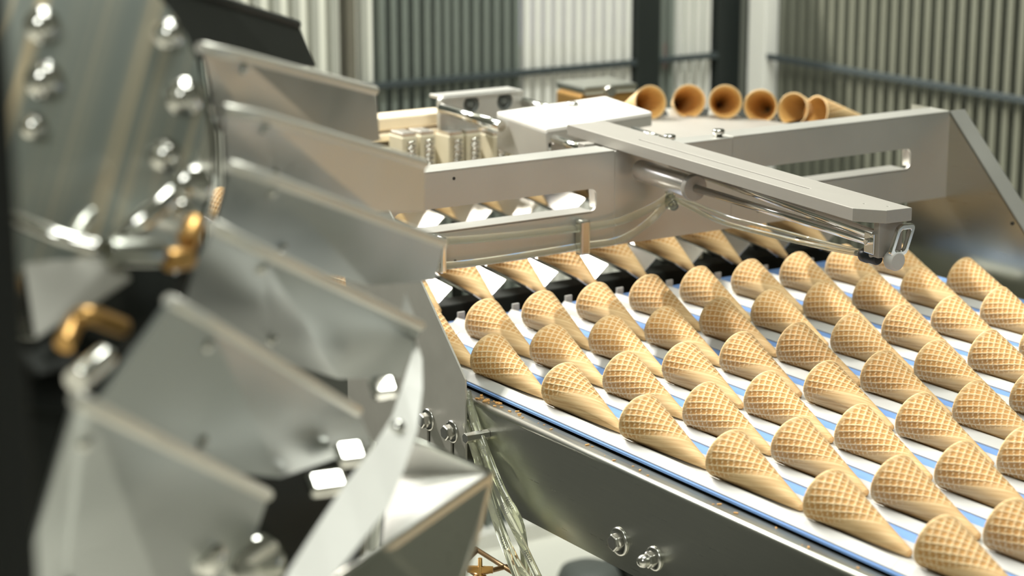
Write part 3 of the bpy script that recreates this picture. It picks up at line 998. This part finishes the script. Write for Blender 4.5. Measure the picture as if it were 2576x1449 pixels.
for (p, k) in seats:
    p = Vector(p)
    away = Vector((-0.8393, 0.5436, 0)).normalized()
    away = Vector((-0.839, 0.543, 0))
    away = Matrix.Rotation(math.radians(yaw[k]), 3, 'Z') @ Vector((-0.842, 0.540, 0)).normalized()
    sd = Vector((0, 0, 1)).cross(away)
    M = Matrix(((away.x, sd.x, 0, p.x), (away.y, sd.y, 0, p.y), (0, 0, 1, p.z - CR), (0, 0, 0, 1)))
    o = put_cone(M, 'waffle cone mouth forward on the back turntable, %s along from the white carriage' % ORD[k + 1], 'waffle cones on the turntable')
    # its holder on the ring
    hb = MB().extrude([p + away * 0.02 + sd * 0.022 + Vector((0, 0, -CR - 0.001)), p + away * 0.02 - sd * 0.022 + Vector((0, 0, -CR - 0.001)),
                       p + away * 0.095 - sd * 0.012 + Vector((0, 0, -CR - 0.001)), p + away * 0.095 + sd * 0.012 + Vector((0, 0, -CR - 0.001))], (0, 0, -(p.z - CR - 0.001 - TZ + 0.004)))
    obj('cone_holder', hb, HOOD, tt)
bx = thing('feed_box', 'amber and steel feed box standing behind the white carriage', 'box', (-0.657,0.7643,0.107))
b0 = Vector((-0.6568,0.7642,0.1059))
BM = Matrix.Translation(b0) @ Matrix.Rotation(math.radians(-4), 4, 'Z')
obj('box_body', MB().box((-0.05, -0.045, -0.05), (0.02, 0.05, 0.018), BM), BRONZE, bx, 0.004)
obj('box_lid', MB().box((-0.055, -0.042, 0.018), (0.024, 0.048, 0.030), BM), STEEL, bx, 0.003)
obj('lid_screw', MB().cyl(BM @ Vector((0.022, 0.0, 0.022)), BM @ Vector((0.030, 0.0, 0.022)), 0.008), CHROME, bx)
obj('box_stand', MB().box((-0.03, 0.125, FZ - b0.z), (-0.005, 0.15, -0.05), BM).box((-0.045, -0.04, -0.058), (0.01, 0.152, -0.05), BM), DARK, bx)

# floor pieces seen under the conveyor
mo = thing('floor_drum', 'dark grey drum standing on the pale floor under the conveyor', 'drum', tuple((-1.223,1.1618,-0.9)))
q = Vector((-1.2153,1.1446,-0.9))
obj('drum_body', MB().lathe((q.x, q.y, FZ), (0, 0, 1), [(0, 0.060), (0.022, 0.059), (0.038, 0.052), (0.045, 0.036), (0.046, 0.001)], 32), RUBBER, mo)
obj('drum_flange', MB().box((q.x - 0.03, q.y + 0.055, FZ), (q.x + 0.04, q.y + 0.12, FZ + 0.045)), DARK, mo, 0.004)
wr = thing('wire_rack', 'brown wire rack with a wing nut below the discharge tray', 'rack', tuple((0.2039,0.021,-0.16)))
for a, c in (((0.2385,-0.0544,-0.16), (0.1704,0.0375,-0.16)), ((0.1792,-0.0168,-0.16), (0.2613,-0.0193,-0.16)), ((0.1761,0.0071,-0.16), (0.2732,-0.001,-0.16)), ((0.1648,0.0388,-0.16), (0.2666,0.0338,-0.16)), ((0.2235,0.0043,-0.16), (0.2215,0.0388,-0.16))):
    obj('wire', MB().cyl(a, c, 0.0024, n=10), RUST, wr)
w = Vector((0.2317,0.0027,-0.155))
obj('wing_nut', MB().lathe(w + Vector((0, 0, -0.012)), (0, 0, 1), [(0, 0.0085), (0.006, 0.0078), (0.009, 0.0055), (0.010, 0.0022), (0.026, 0.0020)], 18).box((-0.012, -0.0016, 0.0), (0.012, 0.0016, 0.006), Matrix.Translation(w) @ Matrix.Rotation(0.9, 4, 'Z')), BRONZE, wr)
q = Vector((0.2307,-0.0305,-0.16))
obj('rack_post', MB().cyl((q.x, q.y, FZ), (q.x, q.y, q.z), 0.006), STEEL, wr)

# ------------------------------------------------------------------ foreground: flared wheel of folded steel pockets
EYE = Vector((1.814, -0.986, 0.572))
hub = Vector((0.779,-0.599,0.3982))
wheel = thing('pocket_wheel', 'large flared wheel of folded steel pockets round a polished disc in the foreground', 'machine wheel', tuple(hub))
# corners of each pocket: root top, tip top, tip bottom, root bottom, fold on the top edge, fold at the bottom, tip crease
pockets = [
    (((0.7114,-0.5064,0.4575), (0.5252,-0.3254,0.4043), (0.5242,-0.3117,0.3751), (0.7138,-0.4913,0.4136)), ((0.6353,-0.4311,0.4355), (0.6436,-0.4257,0.4011), (0.5906,-0.3724,0.3887)), DARK),  # dark material puts this steel pocket's shade into its colour
    (((0.7868,-0.5159,0.4298), (0.5802,-0.2965,0.3639), (0.5623,-0.284,0.3269), (0.7398,-0.4854,0.3761)), ((0.7526,-0.4779,0.4192), (0.7096,-0.4488,0.3651), (0.616,-0.3412,0.334)), BLADE),
    (((0.8267,-0.5233,0.4028), (0.6332,-0.2902,0.3219), (0.6135,-0.2799,0.2861), (0.7846,-0.5039,0.3516)), ((0.8008,-0.4893,0.3931), (0.7551,-0.4595,0.3443), (0.6703,-0.3488,0.3036)), BLADE),
    (((0.8701,-0.5414,0.382), (0.6921,-0.3116,0.2826), (0.6686,-0.3043,0.253), (0.8155,-0.5298,0.3256)), ((0.8473,-0.5086,0.3692), (0.7759,-0.4657,0.3056), (0.7193,-0.381,0.2705)), BLADE),
    (((0.9165,-0.5724,0.3639), (0.7364,-0.3548,0.2448), (0.7029,-0.349,0.2042), (0.8543,-0.5685,0.299)), ((0.8865,-0.5349,0.3426), (0.7902,-0.4799,0.2561), (0.7491,-0.4185,0.2251)), BLADE),
    (((0.9665,-0.6177,0.3442), (0.7934,-0.4304,0.2177), (0.7682,-0.4073,0.1872), (0.9822,-0.6699,0.298)), ((0.9413,-0.5885,0.3253), (0.905,-0.579,0.2419), (0.8538,-0.5109,0.2106)), BLADE),
    (((1.0443,-0.6928,0.331), (0.8953,-0.538,0.218), (0.8445,-0.5352,0.146), (0.9463,-0.6923,0.2034)), ((1.0394,-0.6858,0.3262), (0.9267,-0.6612,0.1896), (0.8817,-0.5887,0.1618)), BLADE),
]
for (A, B, Cc, Dd), fold, m in pockets:
    A, B, Cc, Dd = (Vector(p) for p in (A, B, Cc, Dd))
    mb = MB()
    if fold:
        F, G, E = (Vector(p) for p in fold)
        mid = (F + B + G + E) / 4
        mb.add([A, F, B, Cc, E, G, Dd], [(0, 1, 5, 6), (1, 2, 4, 5), (2, 3, 4)])
    else:
        mb.add([A, B, Cc, Dd], [(0, 1, 2, 3)])
    pk = obj('pocket', mb, m, wheel, solid=0.0022)
    edge = [A, (Vector(fold[0]) if fold else (A + B) / 2), B]
    rim = MB()
    rim.tube(edge, 0.0034, 10, 1)
    obj('rolled_edge', rim, RIMM if m is BLADE else DARK, pk)
    if fold:
        for t in ((0.15, 0.8) if m is BLADE else ()):
            p = F.lerp(G, t)
            nrm = (EYE - p).normalized()
            rv = MB().lathe(p, nrm, [(0.0, 0.0042), (0.002, 0.0038), (0.003, 0.002), (0.0032, 0.0001)], 12)
            obj('rivet', rv, CHROME, pk)
# polished disc and the ring behind it
dc = Vector((0.834,-0.6213,0.4124))
de = Vector((0.8413,-0.5392,0.4013))
axis = (EYE - dc).normalized()
axis = (axis + Vector((0.10, 0.14, 0.02))).normalized()
DR = 0.0790
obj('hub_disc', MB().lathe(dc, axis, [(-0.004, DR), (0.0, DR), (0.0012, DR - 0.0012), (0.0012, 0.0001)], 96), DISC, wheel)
obj('clamp_ring', MB().lathe(Vector((0.8084,-0.6161,0.3857)) - axis * 0.006, axis, [(-0.003, 0.0930), (0.001, 0.0930), (0.001, 0.0905), (-0.003, 0.0905), (-0.003, 0.0930)], 96), CHROME, wheel)
obj('inner_drum', MB().lathe(dc - axis * 0.006, -axis, [(0.0, 0.070), (0.20, 0.085)], 48), DARK, wheel)


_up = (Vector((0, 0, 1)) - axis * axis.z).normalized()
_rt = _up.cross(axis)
painted_slat_streaks(DISC, tuple(_rt * 0.94 - _up * 0.34))


def on_disc(x, y):
    """point of the disc face at x to the right and y up from its centre, as the disc hangs"""
    up = (Vector((0, 0, 1)) - axis * axis.z).normalized()
    rt = up.cross(axis)
    return dc + rt * x + up * y + axis * 0.0014


for x_, y_, s_ in ((0.063, 0.033, 1.0), (0.0685, 0.002, 1.25), (0.057, -0.026, 1.1), (0.002, 0.040, 1.2), (0.001, 0.014, 1.3), (-0.006, -0.008, 0.9)):
    p = on_disc(x_, y_)
    bo_ = MB().lathe(p, axis, [(0, 0.0075 * s_), (0.0015, 0.0075 * s_), (0.0018, 0.0050 * s_), (0.0075, 0.0048 * s_), (0.0090, 0.0035 * s_), (0.0092, 0.0001)], 22)
    obj('disc_bolt', bo_, CHROME, wheel)
# linkage under the disc
obj('link_bar', MB().tube([(0.8818,-0.6598,0.3731), (0.9032,-0.6483,0.3672), (0.9104,-0.6389,0.3633), (0.9173,-0.6294,0.3607)], 0.0038, 12), CHROME, wheel)
obj('link_bar', MB().tube([(0.9055,-0.637,0.3635), (0.897,-0.6289,0.3685), (0.8942,-0.6223,0.3719)], 0.0036, 12), STEEL, wheel)
obj('link_rod', MB().tube([(0.8939,-0.61,0.3581), (0.8989,-0.5977,0.3681), (0.8939,-0.583,0.3761)], 0.0058, 14), CHROME, wheel)
obj('link_block', MB().lathe((0.8714,-0.5614,0.375), axis, [(-0.006, 0.0095), (0.004, 0.0095), (0.006, 0.007), (0.007, 0.0001)], 20), CHROME, wheel)
obj('link_block', MB().lathe((0.8795,-0.5725,0.3644), axis, [(-0.006, 0.0055), (0.004, 0.0055), (0.005, 0.004), (0.006, 0.0001)], 18), CHROME, wheel)
obj('bushing', MB().cyl((0.9115,-0.5837,0.3559), (0.9026,-0.5748,0.3642), 0.0052, n=18), BRONZE, wheel, 0.001)
obj('bushing', MB().cyl((0.9169,-0.5968,0.3504), (0.9137,-0.5833,0.3494), 0.0055, n=18), BRONZE, wheel, 0.001)
obj('link_block', MB().cyl((0.9197,-0.6266,0.3586), (0.9144,-0.5991,0.3538), 0.0065, n=18), STEEL, wheel, 0.001)
obj('crank_plate', MB().plate([(0.9,-0.6591,0.354), (0.9137,-0.6185,0.3553), (0.9189,-0.6153,0.3446), (0.9195,-0.6626,0.3215)], 0.004), PLATE, wheel, 0.001)
obj('crank_plate', MB().plate([(0.9434,-0.6805,0.3259), (0.9446,-0.6548,0.3369), (0.9329,-0.6222,0.3232), (0.9404,-0.6335,0.3145), (0.9604,-0.6765,0.3186)], 0.004), DARK, wheel, 0.001)
obj('spring_clip', MB().tube([(0.9636,-0.6663,0.3302), (0.9551,-0.6571,0.3377), (0.9579,-0.6516,0.3402), (0.9488,-0.6325,0.3301)], 0.0045, 12), BRONZE, wheel)
obj('spring_clip', MB().tube([(0.997,-0.6745,0.3236), (0.99,-0.6654,0.3257), (0.9834,-0.6553,0.3287)], 0.0055, 12), CHROME, wheel)
obj('hub_shaft', MB().cyl((0.832,-0.6114,0.3146), (0.7831,-0.5386,0.3075), 0.030, n=28), DARK, wheel)
obj('back_shield', MB().plate([(0.634,-0.6039,0.3377), (0.6924,-0.4716,0.3472), (0.7327,-0.5149,0.2805), (0.7765,-0.5775,0.2435), (0.772,-0.6631,0.2371)], 0.003), DARK, wheel)
obj('lower_shroud', MB().plate([(0.8496,-0.6764,0.2781), (0.8194,-0.6022,0.252), (0.8021,-0.5188,0.2019), (0.7218,-0.3913,0.1713), (0.7253,-0.3769,0.1492), (0.7708,-0.4308,0.0832), (0.8327,-0.6827,0.1532)], 0.003), DARK, wheel)
for p, r in (((0.8936,-0.5714,0.1916), 0.010), ((0.8731,-0.5356,0.1732), 0.016), ((0.84,-0.531,0.1705), 0.009)):
    p = Vector(p)
    obj('shroud_knob', MB().lathe(p, axis, [(-0.006, r), (0.002, r), (0.005, r * 0.7), (0.006, 0.0001)], 20), CHROME, wheel)

obj('unseen_dark_block', MB().box((-1.30, -1.8, FZ), (0.12, -0.30, -0.30)), DARK, wheel, 0.01)  # unseen dark block added to darken what the side rail reflects

pst = thing('machine_post', 'dark upright machine post close by at the left edge of the photo', 'post', tuple((1.1492,-0.7716,0.3006)))
q = Vector((1.1287,-0.7579,0.4019))
obj('post_column', MB().box((-0.011, -0.011, FZ - q.z), (0.011, 0.011, 0.45), Matrix.Translation(q) @ Matrix.Rotation(math.radians(33), 4, 'Z')), DARK, pst, 0.002)

# discharge tray with its curved guide strip
tr = thing('discharge_tray', 'bright steel pyramid-ended discharge tray with a curved guide strip beneath the wheel', 'tray', tuple((0.7895,-0.403,0.1233)))
K = Vector((0.7778,-0.3298,0.158))
r1_, r2_ = Vector((0.7314,-0.3729,0.1796)), Vector((0.7114,-0.362,0.1457))
b1, b2 = Vector((0.8738,-0.462,0.1659)), Vector((0.9021,-0.5298,0.1707))
obj('tray_wall', MB().plate([r1_, K, r2_], 0.0015), SATIN, tr)
obj('tray_floor', MB().plate([r2_, K, b1], 0.0015), SATIN, tr)
obj('tray_front', MB().plate([K, b1, (0.9275,-0.5496,0.1656), (0.8854,-0.4259,0.1219), (0.805,-0.3586,0.1265)], 0.0018), STEEL, tr, 0.0004)
obj('tray_lip', MB().tube([tuple(K), tuple(b1), (0.907,-0.5258,0.1628)], 0.0017, 10, 1), STEEL, tr)
obj('tray_lip', MB().tube([(0.7594,-0.3861,0.1885), tuple(K)], 0.0015, 10, 1), STEEL, tr)
STRIP = [((0.7278,-0.3538,0.2344), (0.7291,-0.3529,0.2321)), ((0.754,-0.3722,0.23), (0.7577,-0.3664,0.23)), ((0.7795,-0.3925,0.2235), (0.7864,-0.3833,0.2201)), ((0.8048,-0.4143,0.2144), (0.8142,-0.4037,0.2056)),
         ((0.8357,-0.4447,0.2093), (0.8474,-0.4322,0.1965)), ((0.8652,-0.477,0.2043), (0.88,-0.4602,0.1909)), ((0.9037,-0.5141,0.2), (0.9172,-0.4976,0.1902)), ((0.9428,-0.55,0.1967), (0.9465,-0.5294,0.1874)), ((0.9753,-0.5771,0.1933), (0.9783,-0.5559,0.1877))]
b = MB()
vs = [p for pr in STRIP for p in pr]
b.add(vs, [(2 * i, 2 * i + 1, 2 * i + 3, 2 * i + 2) for i in range(len(STRIP) - 1)], False)
obj('guide_strip', b, SATIN, tr, solid=0.002)
b = MB().plate([(0.7203,-0.3599,0.2467), (0.7192,-0.3548,0.262), (0.7244,-0.3524,0.249), (0.725,-0.3557,0.2396)], 0.002)
obj('guide_tip', b, SATIN, tr)
p = Vector((0.816,-0.417,0.2119))
obj('strip_screw', MB().lathe(p, (EYE - p).normalized(), [(-0.002, 0.0045), (0.002, 0.0045), (0.0035, 0.003), (0.004, 0.0001)], 16), CHROME, tr)
def _tilt(p):
    """how far the pad leans back: between the way to the ceiling panel and the open front"""
    n = (EYE - p).normalized() + (Vector((0.75, 0.25, 2.5)) - p).normalized()
    return n.z, math.hypot(n.x, n.y)


for p, w_, h_ in (((0.7654,-0.3971,0.2196), 0.0080, 0.0074), ((0.8212,-0.4505,0.2036), 0.0084, 0.0078), ((0.8513,-0.4811,0.2008), 0.0105, 0.0070)):
    p = Vector(p)
    z = (EYE - p).normalized()
    M = Matrix.Translation(p) @ frame((0, 0, 0), Vector((0, 0, 1)).cross(((EYE - p).normalized() + (Vector((0.75, 0.25, 2.5)) - p).normalized())), (0, 0, 1))
    obj('glint_pad', MB().box((-w_, -h_, -0.004), (w_, h_, 0.004), M @ Matrix.Rotation(-math.atan2(*_tilt(p)), 4, 'X')), CHROME, tr, 0.003, 3)  # chrome pads put in and tilted to make the white glints
obj('tray_leg', MB().cyl((0.776,-0.4229,0.0832), (Vector((0.776,-0.4229,0.0832)).x, Vector((0.776,-0.4229,0.0832)).y, FZ), 0.008), STEEL, tr)
